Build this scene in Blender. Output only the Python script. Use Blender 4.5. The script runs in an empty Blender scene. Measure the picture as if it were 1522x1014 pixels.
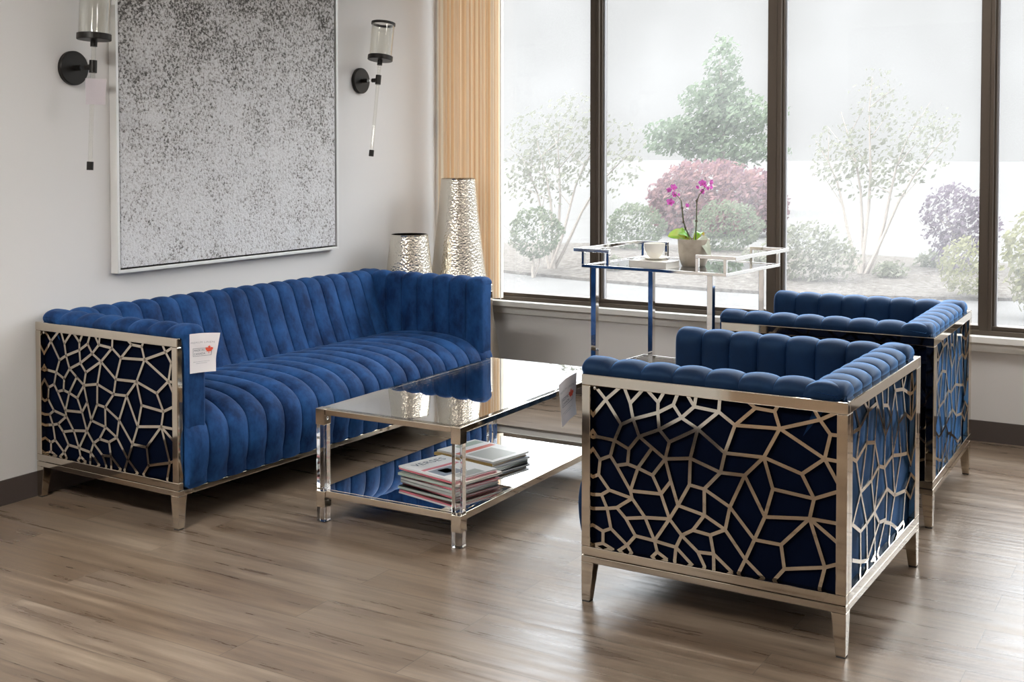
import bpy, bmesh, math, random
from math import sin, cos, pi, radians, sqrt, atan2
from mathutils import Vector, Matrix, noise
random.seed(7)
SC = bpy.context.scene
COL = SC.collection

# ------------------------------------------------------------------ camera
cd = bpy.data.cameras.new('camera'); cam = bpy.data.objects.new('camera', cd); COL.objects.link(cam)
cam.location = (3.8111, -5.6345, 1.302)
cam.rotation_euler = (radians(90 - 1.94), 0, radians(30.56))
cd.sensor_width = 36; cd.lens = 42.007; cd.shift_y = -0.1471; cd.clip_start = .05; cd.clip_end = 400
SC.camera = cam
# ------------------------------------------------------------------ view, world, sun
SC.view_settings.view_transform = 'Standard'; SC.view_settings.look = 'None'
SC.view_settings.gamma = 1; SC.view_settings.use_curve_mapping = False
SC.view_settings.exposure = 0.6
SC.cycles.use_denoising = True
SC.cycles.max_bounces = 14; SC.cycles.diffuse_bounces = 6; SC.cycles.glossy_bounces = 8
SC.cycles.transmission_bounces = 10; SC.cycles.transparent_max_bounces = 24
SC.cycles.caustics_reflective = False; SC.cycles.caustics_refractive = False
SC.cycles.sample_clamp_indirect = 6
w = bpy.data.worlds.new('overcast_sky'); SC.world = w; w.use_nodes = True
nt = w.node_tree; nt.nodes.clear()
tc = nt.nodes.new('ShaderNodeTexCoord'); sx = nt.nodes.new('ShaderNodeSeparateXYZ')
rp = nt.nodes.new('ShaderNodeValToRGB'); bgn = nt.nodes.new('ShaderNodeBackground'); wo = nt.nodes.new('ShaderNodeOutputWorld')
rp.color_ramp.elements[0].position = .15; rp.color_ramp.elements[0].color = (.066, .066, .066, 1)
rp.color_ramp.elements[1].position = .34; rp.color_ramp.elements[1].color = (.91, .95, 1, 1)
nt.links.new(tc.outputs['Generated'], sx.inputs[0]); nt.links.new(sx.outputs['Z'], rp.inputs[0])
nt.links.new(rp.outputs[0], bgn.inputs[0]); bgn.inputs[1].default_value = 6.6
nt.links.new(bgn.outputs[0], wo.inputs[0])
sd = bpy.data.lights.new('sun', 'SUN'); sd.energy = 1.6; sd.angle = radians(3); sd.color = (1, .95, .87)
sun = bpy.data.objects.new('sun', sd); COL.objects.link(sun)
sun.rotation_euler = (radians(42), 0, radians(-25))     # from behind the building, onto the garden
GLOW = {'window': 8.0, 'left': 44.0, 'middle': 18.0, 'right': 8.0}    # strength of each added, unseen fill panel's diffuser

# ------------------------------------------------------------------ materials
MATS = {}
def mat(name, col=(.5,.5,.5), rough=.5, metal=0, **kw):
    m = bpy.data.materials.new(name); m.use_nodes = True
    b = m.node_tree.nodes['Principled BSDF']
    b.inputs['Base Color'].default_value = (*col, 1); b.inputs['Roughness'].default_value = rough
    b.inputs['Metallic'].default_value = metal
    for k, v in kw.items():
        b.inputs[k.replace('_', ' ')].default_value = v
    MATS[name] = m
    return m
def N(m, t, **kw):
    n = m.node_tree.nodes.new('ShaderNode' + t)
    for k, v in kw.items():
        if hasattr(n, k): setattr(n, k, v)
        else: n.inputs[k.replace('_', ' ')].default_value = v
    return n
def L(m, a, b): m.node_tree.links.new(a, b)
def BS(m): return m.node_tree.nodes['Principled BSDF']
def noise_tex(m, scale, detail=3, rough=.5, stretch=(1,1,1), coord='Object'):
    t = N(m, 'TexCoord'); mp = N(m, 'Mapping'); mp.inputs['Scale'].default_value = stretch
    n = N(m, 'TexNoise'); n.inputs['Scale'].default_value = scale; n.inputs['Detail'].default_value = detail; n.inputs['Roughness'].default_value = rough
    L(m, t.outputs[coord], mp.inputs[0]); L(m, mp.outputs[0], n.inputs['Vector']); return n
def ramp(m, src, stops):
    r = N(m, 'ValToRGB'); e = r.color_ramp.elements
    while len(e) < len(stops): e.new(.5)
    for i, (p, c) in enumerate(stops): e[i].position = p; e[i].color = (*c, 1)
    L(m, src, r.inputs[0]); return r
def bump(m, src, strength, dist=.01):
    b = N(m, 'Bump'); b.inputs['Strength'].default_value = strength; b.inputs['Distance'].default_value = dist
    L(m, src, b.inputs['Height']); L(m, b.outputs[0], BS(m).inputs['Normal']); return b

def velvet(name, a, b, sheen, tint, srough=.35, spec=.15, spect=(1, 1, 1, 1)):
    m = mat(name, a, .75); n = noise_tex(m, 11, 5, .68, (1, 1, .6))
    r = ramp(m, n.outputs[0], [(.36, a), (.66, b)]); L(m, r.outputs[0], BS(m).inputs['Base Color'])
    p = BS(m); p.inputs['Sheen Weight'].default_value = sheen; p.inputs['Sheen Roughness'].default_value = srough
    p.inputs['Sheen Tint'].default_value = (*tint, 1); p.inputs['Specular IOR Level'].default_value = spec; p.inputs['Specular Tint'].default_value = spect
    p.inputs['Roughness'].default_value = .75 if spec < .2 else .58
    f = noise_tex(m, 420, 2); bump(m, f.outputs[0], .12, .002); return m
velvet('sofa_velvet', (.004, .020, .075), (.016, .072, .215), .18, (.3, .5, .9))
velvet('chair_velvet', (.0016, .007, .026), (.0032, .014, .046), 1.0, (.13, .43, 1.0), .3, .33, (.35, .62, 1, 1))
velvet('backing_velvet', (.0008, .0022, .008), (.001, .003, .011), .0, (.25, .4, .8), .35, .03)
mat('champagne_steel', (.63, .565, .475), .06, 1)
mat('chrome', (.86, .85, .83), .06, 1)
mat('black_metal', (.018, .016, .014), .38, .6)
mat('bronze_aluminium', (.085, .066, .05), .45, .55)
mat('grey_gasket', (.30, .30, .31), .6)
mat('dark_underlining', (.012, .011, .011), .9)
mat('rubber_pad', (.02, .02, .02), .8)
mat('white_paint', (.74, .73, .70), .4)
mat('black_gap', (.02, .018, .017), .8)
mat('silver_frame', (.74, .74, .72), .3, .35)
mat('brass', (.62, .42, .14), .3, 1)
mat('paper', (.80, .78, .80), .6)
mat('paper_lilac', (.52, .475, .50), .6)
mat('ink_grey', (.36, .37, .40), .7)
mat('ink_dark', (.12, .15, .2), .7)
mat('leaf_red', (.80, .10, .05), .6)
mat('porcelain', (.84, .82, .76), .18)
mat('book_cover', (.80, .78, .73), .5)
mat('book_pages', (.78, .76, .70), .8)
mat('soil', (.10, .075, .05), .9)
mat('orchid_stem', (.085, .10, .045), .5)
mat('stake', (.10, .075, .055), .6)
mat('orchid_pink', (.78, .16, .66), .55)
mat('orchid_deep', (.42, .015, .25), .55)
mat('screw_steel', (.6, .58, .55), .25, 1)

m = mat('wall_paint', (.69, .675, .66), .62)
n = noise_tex(m, 260, 2); bump(m, n.outputs[0], .05, .002)
mat('reflector_white', (.88, .88, .87), .5)  # extra white, so the added block shows bright in the chair metal
mat('darkened_wall_paint', (.20, .18, .16), .7)  # wall colour darkened on the unseen front wall, so the steel reflects less light
m = mat('ceiling_paint', (.78, .77, .75), .8)
m = mat('vinyl_baseboard', (.075, .06, .055), .42)

# wood-look vinyl planks running along x
m = mat('vinyl_plank', (.2, .15, .1), .36)
t = N(m, 'TexCoord'); mp = N(m, 'Mapping'); mp.inputs['Location'].default_value = (.37, 3.11 + .148 * 20, 0)
L(m, t.outputs['Object'], mp.inputs[0])
def brick(c1, c2, mortar, size):
    b = N(m, 'TexBrick'); b.offset = .37; b.offset_frequency = 2; b.squash = 1
    b.inputs['Color1'].default_value = (*c1, 1); b.inputs['Color2'].default_value = (*c2, 1); b.inputs['Mortar'].default_value = (*mortar, 1)
    b.inputs['Scale'].default_value = 1; b.inputs['Mortar Size'].default_value = size; b.inputs['Mortar Smooth'].default_value = .2
    b.inputs['Brick Width'].default_value = 1.22; b.inputs['Row Height'].default_value = .148
    L(m, mp.outputs[0], b.inputs['Vector']); return b
bid = brick((0, 0, 0), (1, 1, 1), (.5, .5, .5), 0.0)       # a random value per plank
bmo = brick((1, 1, 1), (1, 1, 1), (0, 0, 0), .0012)        # seams
mg = N(m, 'Mapping'); mg.inputs['Scale'].default_value = (.9, 11, 1); ad = N(m, 'VectorMath', operation='ADD')
sc_ = N(m, 'VectorMath', operation='SCALE'); sc_.inputs['Scale'].default_value = 7.3
L(m, bid.outputs['Color'], sc_.inputs[0]); L(m, t.outputs['Object'], ad.inputs[0]); L(m, sc_.outputs[0], ad.inputs[1]); L(m, ad.outputs[0], mg.inputs[0])
g = N(m, 'TexNoise'); g.inputs['Scale'].default_value = 2.1; g.inputs['Detail'].default_value = 6; g.inputs['Roughness'].default_value = .62
L(m, mg.outputs[0], g.inputs['Vector'])
rg = ramp(m, g.outputs[0], [(.28, (.108, .078, .055)), (.44, (.147, .109, .079)), (.58, (.208, .160, .118)), (.76, (.29, .234, .18))])
mixp = N(m, 'Mix', data_type='RGBA', blend_type='MULTIPLY'); mixp.inputs[0].default_value = .75
rb = ramp(m, bid.outputs['Color'], [(0, (.74, .66, .58)), (1, (1.08, 1.08, 1.08))])
L(m, rg.outputs[0], mixp.inputs[6]); L(m, rb.outputs[0], mixp.inputs[7])
mixm = N(m, 'Mix', data_type='RGBA', blend_type='MULTIPLY'); mixm.inputs[0].default_value = .55
L(m, mixp.outputs[2], mixm.inputs[6]); L(m, bmo.outputs['Color'], mixm.inputs[7]); L(m, mixm.outputs[2], BS(m).inputs['Base Color'])
g2 = N(m, 'TexNoise'); g2.inputs['Scale'].default_value = 3.0; g2.inputs['Detail'].default_value = 1.5
mg2 = N(m, 'Mapping'); mg2.inputs['Scale'].default_value = (.22, 15, 1); L(m, ad.outputs[0], mg2.inputs[0]); L(m, mg2.outputs[0], g2.inputs['Vector'])
add = N(m, 'Math', operation='ADD'); mu = N(m, 'Math', operation='MULTIPLY'); mu.inputs[1].default_value = .25
L(m, bmo.outputs['Color'], mu.inputs[0]); L(m, g2.outputs[0], add.inputs[0]); L(m, mu.outputs[0], add.inputs[1])
bump(m, add.outputs[0], .20, .006)
rr = N(m, 'MapRange'); rr.inputs[1].default_value = .3; rr.inputs[2].default_value = .7; rr.inputs[3].default_value = .24; rr.inputs[4].default_value = .40
L(m, g.outputs[0], rr.inputs[0]); L(m, rr.outputs[0], BS(m).inputs['Roughness'])

# glass kinds
def glass_sheet(name, tint, refl_lo, refl_hi, haze=0.0, hazecol=(.9,.9,.9)):
    m = bpy.data.materials.new(name); m.use_nodes = True; MATS[name] = m
    t = m.node_tree; t.nodes.clear()
    out = N(m, 'OutputMaterial'); tr = N(m, 'BsdfTransparent'); gl = N(m, 'BsdfGlossy'); gl.inputs['Roughness'].default_value = .01
    tr.inputs[0].default_value = (*tint, 1)
    lw = N(m, 'LayerWeight'); lw.inputs[0].default_value = .5
    mr = N(m, 'MapRange'); mr.inputs[1].default_value = .2; mr.inputs[2].default_value = .95; mr.inputs[3].default_value = refl_lo; mr.inputs[4].default_value = refl_hi
    L(m, lw.outputs['Facing'], mr.inputs[0])
    mx = N(m, 'MixShader'); L(m, mr.outputs[0], mx.inputs[0]); L(m, gl.outputs[0], mx.inputs[2])
    if haze:
        tl = N(m, 'BsdfTranslucent'); tl.inputs[0].default_value = (*hazecol, 1)
        mh = N(m, 'MixShader'); nz = noise_tex(m, 1.6, 3); hr = N(m, 'MapRange')
        hr.inputs[1].default_value = .35; hr.inputs[2].default_value = .7; hr.inputs[3].default_value = haze * .7; hr.inputs[4].default_value = haze * 1.3
        L(m, nz.outputs[0], hr.inputs[0]); L(m, hr.outputs[0], mh.inputs[0]); L(m, tr.outputs[0], mh.inputs[1]); L(m, tl.outputs[0], mh.inputs[2])
        L(m, mh.outputs[0], mx.inputs[1])
    else: L(m, tr.outputs[0], mx.inputs[1])
    L(m, mx.outputs[0], out.inputs[0]); return m
glass_sheet('window_glass', (.99, 1, .99), .03, .3, .10)
glass_sheet('table_glass', (.93, .95, .95), .16, .92)
glass_sheet('sconce_glass', (.97, .97, .95), .05, .5)
m = mat('mirror_glass', (.90, .92, .92), .012, 1)
m = mat('acrylic', (1, 1, 1), .02, 0, Transmission_Weight=1.0, IOR=1.46)

# hammered champagne metal
m = mat('hammered_metal', (.70, .65, .56), .24, 1)
t = N(m, 'TexCoord'); v = N(m, 'TexVoronoi'); v.inputs['Scale'].default_value = 105; v.feature = 'SMOOTH_F1'
L(m, t.outputs['Object'], v.inputs['Vector']); bump(m, v.outputs['Distance'], .38, .007)

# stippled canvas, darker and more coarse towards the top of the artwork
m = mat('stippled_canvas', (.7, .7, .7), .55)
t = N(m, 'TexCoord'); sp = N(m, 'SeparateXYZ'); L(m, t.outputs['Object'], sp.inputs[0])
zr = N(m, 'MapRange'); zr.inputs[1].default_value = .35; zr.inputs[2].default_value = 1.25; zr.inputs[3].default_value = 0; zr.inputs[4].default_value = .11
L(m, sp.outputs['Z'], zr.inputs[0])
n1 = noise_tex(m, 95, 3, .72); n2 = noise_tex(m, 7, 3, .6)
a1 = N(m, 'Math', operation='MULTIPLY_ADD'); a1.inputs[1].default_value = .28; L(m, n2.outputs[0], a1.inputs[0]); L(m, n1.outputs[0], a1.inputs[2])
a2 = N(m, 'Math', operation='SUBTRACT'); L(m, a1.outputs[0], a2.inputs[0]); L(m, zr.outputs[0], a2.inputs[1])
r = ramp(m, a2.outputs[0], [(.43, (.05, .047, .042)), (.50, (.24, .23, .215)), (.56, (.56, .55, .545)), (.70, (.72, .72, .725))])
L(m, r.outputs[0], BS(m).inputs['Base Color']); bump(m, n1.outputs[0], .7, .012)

# blinds: translucent peach vinyl
m = bpy.data.materials.new('blind_vinyl'); m.use_nodes = True; MATS['blind_vinyl'] = m
m.node_tree.nodes.clear(); out = N(m, 'OutputMaterial'); d = N(m, 'BsdfDiffuse'); tl = N(m, 'BsdfTranslucent'); mx = N(m, 'MixShader')
nz = noise_tex(m, 5, 2, .5, (14, 14, .02)); cr = ramp(m, nz.outputs[0], [(.43, (.76, .585, .40)), (.58, (.88, .81, .69))])
L(m, cr.outputs[0], d.inputs[0]); L(m, cr.outputs[0], tl.inputs[0]); mx.inputs[0].default_value = .55
L(m, d.outputs[0], mx.inputs[1]); L(m, tl.outputs[0], mx.inputs[2]); L(m, mx.outputs[0], out.inputs[0])

m = mat('clay_pot', (.42, .37, .30), .55); n = noise_tex(m, 30, 3)
r = ramp(m, n.outputs[0], [(.3, (.37, .32, .255)), (.7, (.47, .415, .34))]); L(m, r.outputs[0], BS(m).inputs['Base Color'])
m = mat('orchid_leaf', (.07, .24, .03), .35, Subsurface_Weight=.35, Subsurface_Scale=.03); n = noise_tex(m, 8, 2, .5, (1, 1, 1))
r = ramp(m, n.outputs[0], [(.3, (.09, .32, .025)), (.7, (.20, .52, .06))]); L(m, r.outputs[0], BS(m).inputs['Base Color'])
m = mat('orchid_leaf_pale', (.42, .46, .36), .25)

def leaf_mat(name, c1, c2):
    m = bpy.data.materials.new(name); m.use_nodes = True; MATS[name] = m
    m.node_tree.nodes.clear(); out = N(m, 'OutputMaterial'); d = N(m, 'BsdfDiffuse'); tl = N(m, 'BsdfTranslucent'); mx = N(m, 'MixShader')
    nz = noise_tex(m, 9, 3, .6); cr = ramp(m, nz.outputs[0], [(.35, c1), (.65, c2)])
    L(m, cr.outputs[0], d.inputs[0]); L(m, cr.outputs[0], tl.inputs[0]); mx.inputs[0].default_value = .4
    L(m, d.outputs[0], mx.inputs[1]); L(m, tl.outputs[0], mx.inputs[2]); L(m, mx.outputs[0], out.inputs[0]); return m
leaf_mat('leaf_pale', (0.120, 0.126, 0.090), (0.174, 0.174, 0.138))
leaf_mat('leaf_green', (0.085, 0.120, 0.070), (0.141, 0.169, 0.117))
leaf_mat('leaf_barberry', (0.112, 0.065, 0.083), (0.210, 0.120, 0.112))
leaf_mat('leaf_purple', (0.098, 0.076, 0.098), (0.151, 0.125, 0.144))
leaf_mat('leaf_yellow', (0.140, 0.140, 0.067), (0.185, 0.179, 0.118))
leaf_mat('leaf_round', (0.080, 0.101, 0.061), (0.131, 0.141, 0.101))
mat('bark', (.20, .175, .15), .9)
m = mat('concrete_path', (.60, .59, .57), 1, Specular_IOR_Level=0); n = noise_tex(m, 3, 4); r = ramp(m, n.outputs[0], [(.3, (.088, .085, .081)), (.7, (.098, .095, .091))]); L(m, r.outputs[0], BS(m).inputs['Base Color'])
m = mat('mulch', (.3, .25, .2), 1, Specular_IOR_Level=0); n = noise_tex(m, 14, 5, .7); r = ramp(m, n.outputs[0], [(.35, (.05, .042, .036)), (.6, (.10, .092, .082)), (.75, (.16, .15, .125))]); L(m, r.outputs[0], BS(m).inputs['Base Color'])
bump(m, n.outputs[0], .8, .04)
for k, g_ in GLOW.items():
    m = mat('glow_sheet_' + k, (.9, .9, .9), .5); e = BS(m)
    e.inputs['Emission Color'].default_value = (1, .975, .945, 1); e.inputs['Emission Strength'].default_value = g_

# ------------------------------------------------------------------ mesh helpers
class MB:
    def __init__(s): s.v = []; s.f = []; s.mi = []; s.cur = 0
    def add(s, vs, fs):
        o = len(s.v); s.v += [tuple(x) for x in vs]
        for f in fs: s.f.append([i + o for i in f]); s.mi.append(s.cur)
    def box(s, x0, x1, y0, y1, z0, z1):
        s.add([(x0,y0,z0),(x1,y0,z0),(x1,y1,z0),(x0,y1,z0),(x0,y0,z1),(x1,y0,z1),(x1,y1,z1),(x0,y1,z1)],
              [(0,3,2,1),(4,5,6,7),(0,1,5,4),(1,2,6,5),(2,3,7,6),(3,0,4,7)])
    def frustum(s, c0, h0, z0, c1, h1, z1):
        vs = []
        for c, h, z in ((c0, h0, z0), (c1, h1, z1)):
            for sx_, sy_ in ((-1,-1),(1,-1),(1,1),(-1,1)): vs.append((c[0]+sx_*h[0], c[1]+sy_*h[1], z))
        s.add(vs, [(0,3,2,1),(4,5,6,7),(0,1,5,4),(1,2,6,5),(2,3,7,6),(3,0,4,7)])
    def bar(s, a, b, w, t, nrm):
        a = Vector(a); b = Vector(b); d = (b - a).normalized(); n_ = Vector(nrm).normalized(); sd_ = d.cross(n_)
        vs = []
        for p in (a, b):
            for i, j in ((-1,-1),(1,-1),(1,1),(-1,1)): vs.append(p + sd_*(i*w/2) + n_*(j*t/2))
        s.add(vs, [(0,3,2,1),(4,5,6,7),(0,1,5,4),(1,2,6,5),(2,3,7,6),(3,0,4,7)])
    def tube(s, pts, rad, n=10, caps=True):
        pts = [Vector(p) for p in pts]; rads = rad if isinstance(rad, (list, tuple)) else [rad]*len(pts)
        o = len(s.v); ref = None; vs = []
        for i, p in enumerate(pts):
            d = (pts[min(i+1, len(pts)-1)] - pts[max(i-1, 0)]).normalized()
            if ref is None: ref = d.orthogonal().normalized()
            ref = (ref - d*ref.dot(d)).normalized(); q = d.cross(ref)
            for k in range(n): a = 2*pi*k/n; vs.append(p + (ref*cos(a) + q*sin(a))*rads[i])
        fs = []
        for i in range(len(pts)-1):
            for k in range(n): fs.append((i*n+k, i*n+(k+1)%n, (i+1)*n+(k+1)%n, (i+1)*n+k))
        if caps: fs.append(tuple(range(n))[::-1]); fs.append(tuple((len(pts)-1)*n+k for k in range(n)))
        s.add(vs, fs)
    def lathe(s, prof, n=48, c=(0,0,0), closed=False):
        vs = []; fs = []
        for r_, z in prof:
            for k in range(n): a = 2*pi*k/n; vs.append((c[0]+r_*cos(a), c[1]+r_*sin(a), c[2]+z))
        for i in range(len(prof)-1):
            for k in range(n): fs.append((i*n+k, i*n+(k+1)%n, (i+1)*n+(k+1)%n, (i+1)*n+k))
        s.add(vs, fs)
    def poly(s, pts, flip=False): s.add(pts, [tuple(range(len(pts)))[::-1] if flip else tuple(range(len(pts)))])
def obj(name, mb, material, parent=None, bevel=0, smooth=None, loc=None, rot=None, mats=None):
    me = bpy.data.meshes.new(name); me.from_pydata(mb.v, [], mb.f); me.update()
    for mm in (mats or [material]): me.materials.append(MATS[mm])
    if mats: me.polygons.foreach_set('material_index', mb.mi)
    bm = bmesh.new(); bm.from_mesh(me); bmesh.ops.recalc_face_normals(bm, faces=bm.faces)
    if bevel:
        es = [e for e in bm.edges if len(e.link_faces) == 2 and e.calc_face_angle(0) > .6]
        bmesh.ops.bevel(bm, geom=es, offset=bevel, segments=2, profile=.5, affect='EDGES', clamp_overlap=True)
    bm.to_mesh(me); bm.free()
    if smooth is not None:
        me.shade_smooth(); me.set_sharp_from_angle(angle=radians(smooth))
    o = bpy.data.objects.new(name, me); COL.objects.link(o)
    if parent: o.parent = parent
    if loc: o.location = loc
    if rot: o.rotation_euler = rot
    return o
def tag(o, label, cat, group=None):
    o['label'] = label; o['category'] = cat
    if group: o['group'] = group
    return o
def thing(name, label, cat, loc=(0,0,0), rz=0, group=None):
    o = bpy.data.objects.new(name, None); o.empty_display_size = .1; COL.objects.link(o)
    o.location = loc; o.rotation_euler = (0, 0, rz); return tag(o, label, cat, group)
def struct(o): o['kind'] = 'structure'; return o
def copy_tree(o, parent=None):
    c = o.copy(); COL.objects.link(c)
    if parent: c.parent = parent
    for ch in list(o.children): copy_tree(ch, c)
    return c
def fill_text(body, size, align='CENTER', spacing=1.0):
    """flat letter outlines as (verts, faces) in the xy plane"""
    cu = bpy.data.curves.new('letters', 'FONT'); cu.body = body; cu.size = size; cu.align_x = align; cu.space_character = spacing; cu.resolution_u = 3
    o = bpy.data.objects.new('letters', cu); COL.objects.link(o)
    dg = bpy.context.evaluated_depsgraph_get(); me = bpy.data.meshes.new_from_object(o.evaluated_get(dg))
    vs = [tuple(v.co) for v in me.vertices]; fs = [tuple(p.vertices) for p in me.polygons]
    bpy.data.objects.remove(o); bpy.data.curves.remove(cu); bpy.data.meshes.remove(me)
    return vs, fs
LAT_N=[(0.039,0.630),(0.090,0.590),(0.149,0.630),(0.024,0.529),(0.154,0.524),(0.167,0.630),(0.191,0.588),(0.240,0.629),(0.203,0.544),(0.228,0.497),(0.263,0.628),(0.303,0.600),(0.325,0.629),(0.302,0.571),(0.308,0.524),(0.363,0.598),(0.348,0.493),(0.127,0.476),(0.053,0.480),(0.026,0.505),(0.026,0.474),(0.186,0.457),(0.181,0.414),(0.110,0.430),(0.067,0.415),(0.024,0.454),(0.135,0.405),(0.280,0.470),(0.332,0.444),(0.061,0.371),(0.020,0.355),(0.106,0.331),(0.200,0.318),(0.193,0.339),(0.193,0.339),(0.073,0.314),(0.016,0.308),(0.097,0.277),(0.017,0.267),(0.137,0.284),(0.223,0.407),(0.282,0.393),(0.316,0.344),(0.174,0.258),(0.113,0.221),(0.253,0.270),(0.214,0.213),(0.291,0.209),(0.180,0.182),(0.080,0.209),(0.019,0.227),(0.080,0.174),(0.027,0.161),(0.121,0.162),(0.142,0.159),(0.201,0.160),(0.302,0.179),(0.280,0.161),(0.339,0.164),(0.350,0.278),(0.355,0.384),(0.383,0.320),(0.398,0.238),(0.441,0.258),(0.508,0.253),(0.376,0.202),(0.371,0.161),(0.438,0.162),(0.461,0.200),(0.521,0.203),(0.486,0.165),(0.522,0.161),(0.588,0.164),(0.427,0.382),(0.484,0.377),(0.545,0.429),(0.635,0.431),(0.485,0.305),(0.581,0.339),(0.564,0.275),(0.672,0.262),(0.639,0.204),(0.613,0.161),(0.705,0.163),(0.709,0.328),(0.768,0.261),(0.780,0.198),(0.921,0.222),(0.744,0.163),(0.962,0.236),(0.903,0.163),(0.867,0.343),(0.962,0.342),(0.963,0.292),(0.882,0.397),(0.961,0.424),(0.737,0.406),(0.704,0.487),(0.760,0.569),(0.741,0.613),(0.753,0.629),(0.900,0.605),(0.879,0.630),(0.957,0.629),(0.936,0.570),(0.962,0.570),(0.917,0.505),(0.963,0.503),(0.964,0.445),(0.839,0.457),(0.379,0.629),(0.395,0.565),(0.444,0.600),(0.418,0.629),(0.451,0.629),(0.537,0.594),(0.541,0.629),(0.458,0.540),(0.430,0.456),(0.598,0.563),(0.672,0.616),(0.650,0.628),(0.561,0.484)]
LAT_E=[(0,1),(1,2),(1,3),(1,4),(5,6),(6,7),(6,8),(8,4),(8,9),(8,13),(10,11),(11,12),(11,13),(13,14),(13,15),(14,9),(14,16),(14,111),(15,110),(15,111),(4,17),(17,18),(18,19),(18,20),(17,21),(17,23),(9,21),(21,22),(9,27),(27,28),(27,40),(23,24),(24,25),(23,26),(24,29),(29,30),(29,31),(26,33),(26,22),(22,40),(40,41),(41,28),(40,33),(41,42),(33,42),(33,32),(31,32),(31,35),(35,36),(35,37),(37,38),(37,39),(39,32),(39,43),(37,44),(32,45),(43,45),(45,59),(42,59),(43,46),(45,47),(46,47),(47,59),(46,48),(44,48),(44,49),(49,50),(49,51),(51,52),(51,53),(48,54),(48,55),(47,56),(56,57),(56,58),(47,65),(28,60),(60,61),(60,42),(59,61),(59,62),(73,61),(73,74),(74,75),(75,76),(74,77),(61,77),(74,78),(76,78),(78,79),(77,79),(77,63),(62,63),(63,64),(64,79),(62,65),(65,66),(65,67),(62,68),(68,69),(64,69),(68,70),(69,71),(69,72),(78,80),(76,84),(79,81),(80,81),(80,84),(80,85),(81,82),(81,83),(84,96),(84,91),(91,85),(91,94),(91,92),(91,93),(91,87),(85,86),(86,87),(86,88),(87,89),(87,90),(94,96),(94,95),(94,109),(96,97),(97,122),(97,76),(97,98),(98,119),(98,99),(99,120),(99,100),(98,101),(101,102),(101,103),(101,104),(104,105),(104,106),(98,106),(106,109),(97,109),(106,107),(106,108),(111,112),(112,113),(112,114),(112,115),(115,116),(115,119),(115,117),(111,117),(117,16),(117,118),(117,122),(119,122),(119,120),(120,121),(122,75),(118,75),(118,28),(118,73),(28,16)]
LATB_N=[(0.152,0.622),(0.211,0.560),(0.136,0.562),(0.316,0.591),(0.267,0.620),(0.319,0.619),(0.428,0.596),(0.408,0.619),(0.172,0.478),(0.130,0.492),(0.298,0.506),(0.402,0.489),(0.509,0.577),(0.496,0.618),(0.576,0.567),(0.578,0.617),(0.544,0.484),(0.629,0.524),(0.680,0.596),(0.664,0.614),(0.799,0.583),(0.838,0.616),(0.783,0.612),(0.907,0.553),(0.928,0.611),(1.054,0.549),(0.736,0.490),(0.838,0.503),(0.925,0.473),(1.059,0.471),(0.652,0.408),(0.880,0.375),(0.777,0.388),(0.535,0.394),(0.461,0.412),(0.960,0.310),(1.069,0.299),(0.229,0.384),(0.140,0.319),(0.308,0.281),(0.363,0.390),(0.407,0.293),(0.575,0.325),(0.688,0.283),(0.852,0.265),(0.231,0.277),(0.133,0.317),(0.238,0.193),(0.137,0.221),(0.566,0.237),(0.472,0.249),(0.739,0.171),(0.820,0.176),(0.839,0.159),(0.320,0.177),(0.321,0.149),(0.731,0.154),(0.631,0.212),(0.609,0.154),(0.420,0.170),(0.224,0.184),(0.226,0.145),(0.546,0.234),(0.452,0.163),(0.960,0.212)]
LATB_E=[(0,1),(1,2),(1,3),(3,4),(3,5),(3,6),(6,7),(1,8),(8,9),(3,10),(10,11),(10,8),(6,11),(6,16),(12,13),(12,14),(14,15),(12,16),(14,17),(17,16),(17,18),(18,19),(18,20),(20,22),(20,21),(20,23),(23,24),(23,25),(18,26),(26,27),(20,27),(27,28),(23,28),(28,29),(26,30),(17,30),(27,31),(26,32),(30,32),(32,31),(30,33),(33,34),(11,34),(16,33),(34,40),(40,37),(8,37),(10,37),(37,38),(37,39),(40,41),(11,40),(34,41),(41,42),(33,42),(42,43),(43,44),(30,43),(32,43),(31,35),(35,36),(35,44),(44,64),(39,41),(39,45),(45,46),(45,47),(39,54),(42,49),(50,49),(49,62),(62,57),(57,51),(51,52),(44,52),(52,53),(43,57),(50,54),(54,47),(47,48),(54,55),(51,56),(57,58),(41,59),(50,41),(47,61),(62,63),(59,55)]

# ------------------------------------------------------------------ the room
def slab(name, x0, x1, y0, y1, z0, z1, m, bevel=0):
    b = MB(); b.box(x0, x1, y0, y1, z0, z1); return struct(obj(name, b, m, bevel=bevel))
RX, RY, CEIL, WTOP, SILL = 6.6, -8.6, 2.75, 2.5, .48
slab('floor', -.12, RX, RY, .12, -.12, 0, 'vinyl_plank')
slab('ceiling', -.12, RX + .12, RY - .12, .12, CEIL, CEIL + .12, 'ceiling_paint')
slab('wall_left', -.12, 0, RY, .12, 0, CEIL, 'wall_paint')
slab('wall_right', RX, RX + .12, RY, .12, 0, CEIL, 'wall_paint')
slab('wall_front', -.12, RX + .12, RY - .12, RY, 0, CEIL, 'darkened_wall_paint')
b = MB(); b.box(0, RX, 0, .12, 0, SILL - .005); b.box(0, RX, 0, .12, WTOP, CEIL); struct(obj('wall_back', b, 'wall_paint'))
slab('baseboard_left', 0, .006, RY, 0, 0, .093, 'vinyl_baseboard')
slab('baseboard_back', .006, RX, -.006, 0, 0, .093, 'vinyl_baseboard')
slab('trim_1', 0, RX, -.05, .002, .446, SILL - .004, 'white_paint', .003)      # window stool
slab('trim_2', 0, RX, -.018, 0, .404, .446, 'white_paint', .002)              # apron
slab('trim_3', 0, .038, -.03, .012, SILL - .004, WTOP, 'white_paint')         # corner jamb
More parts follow.
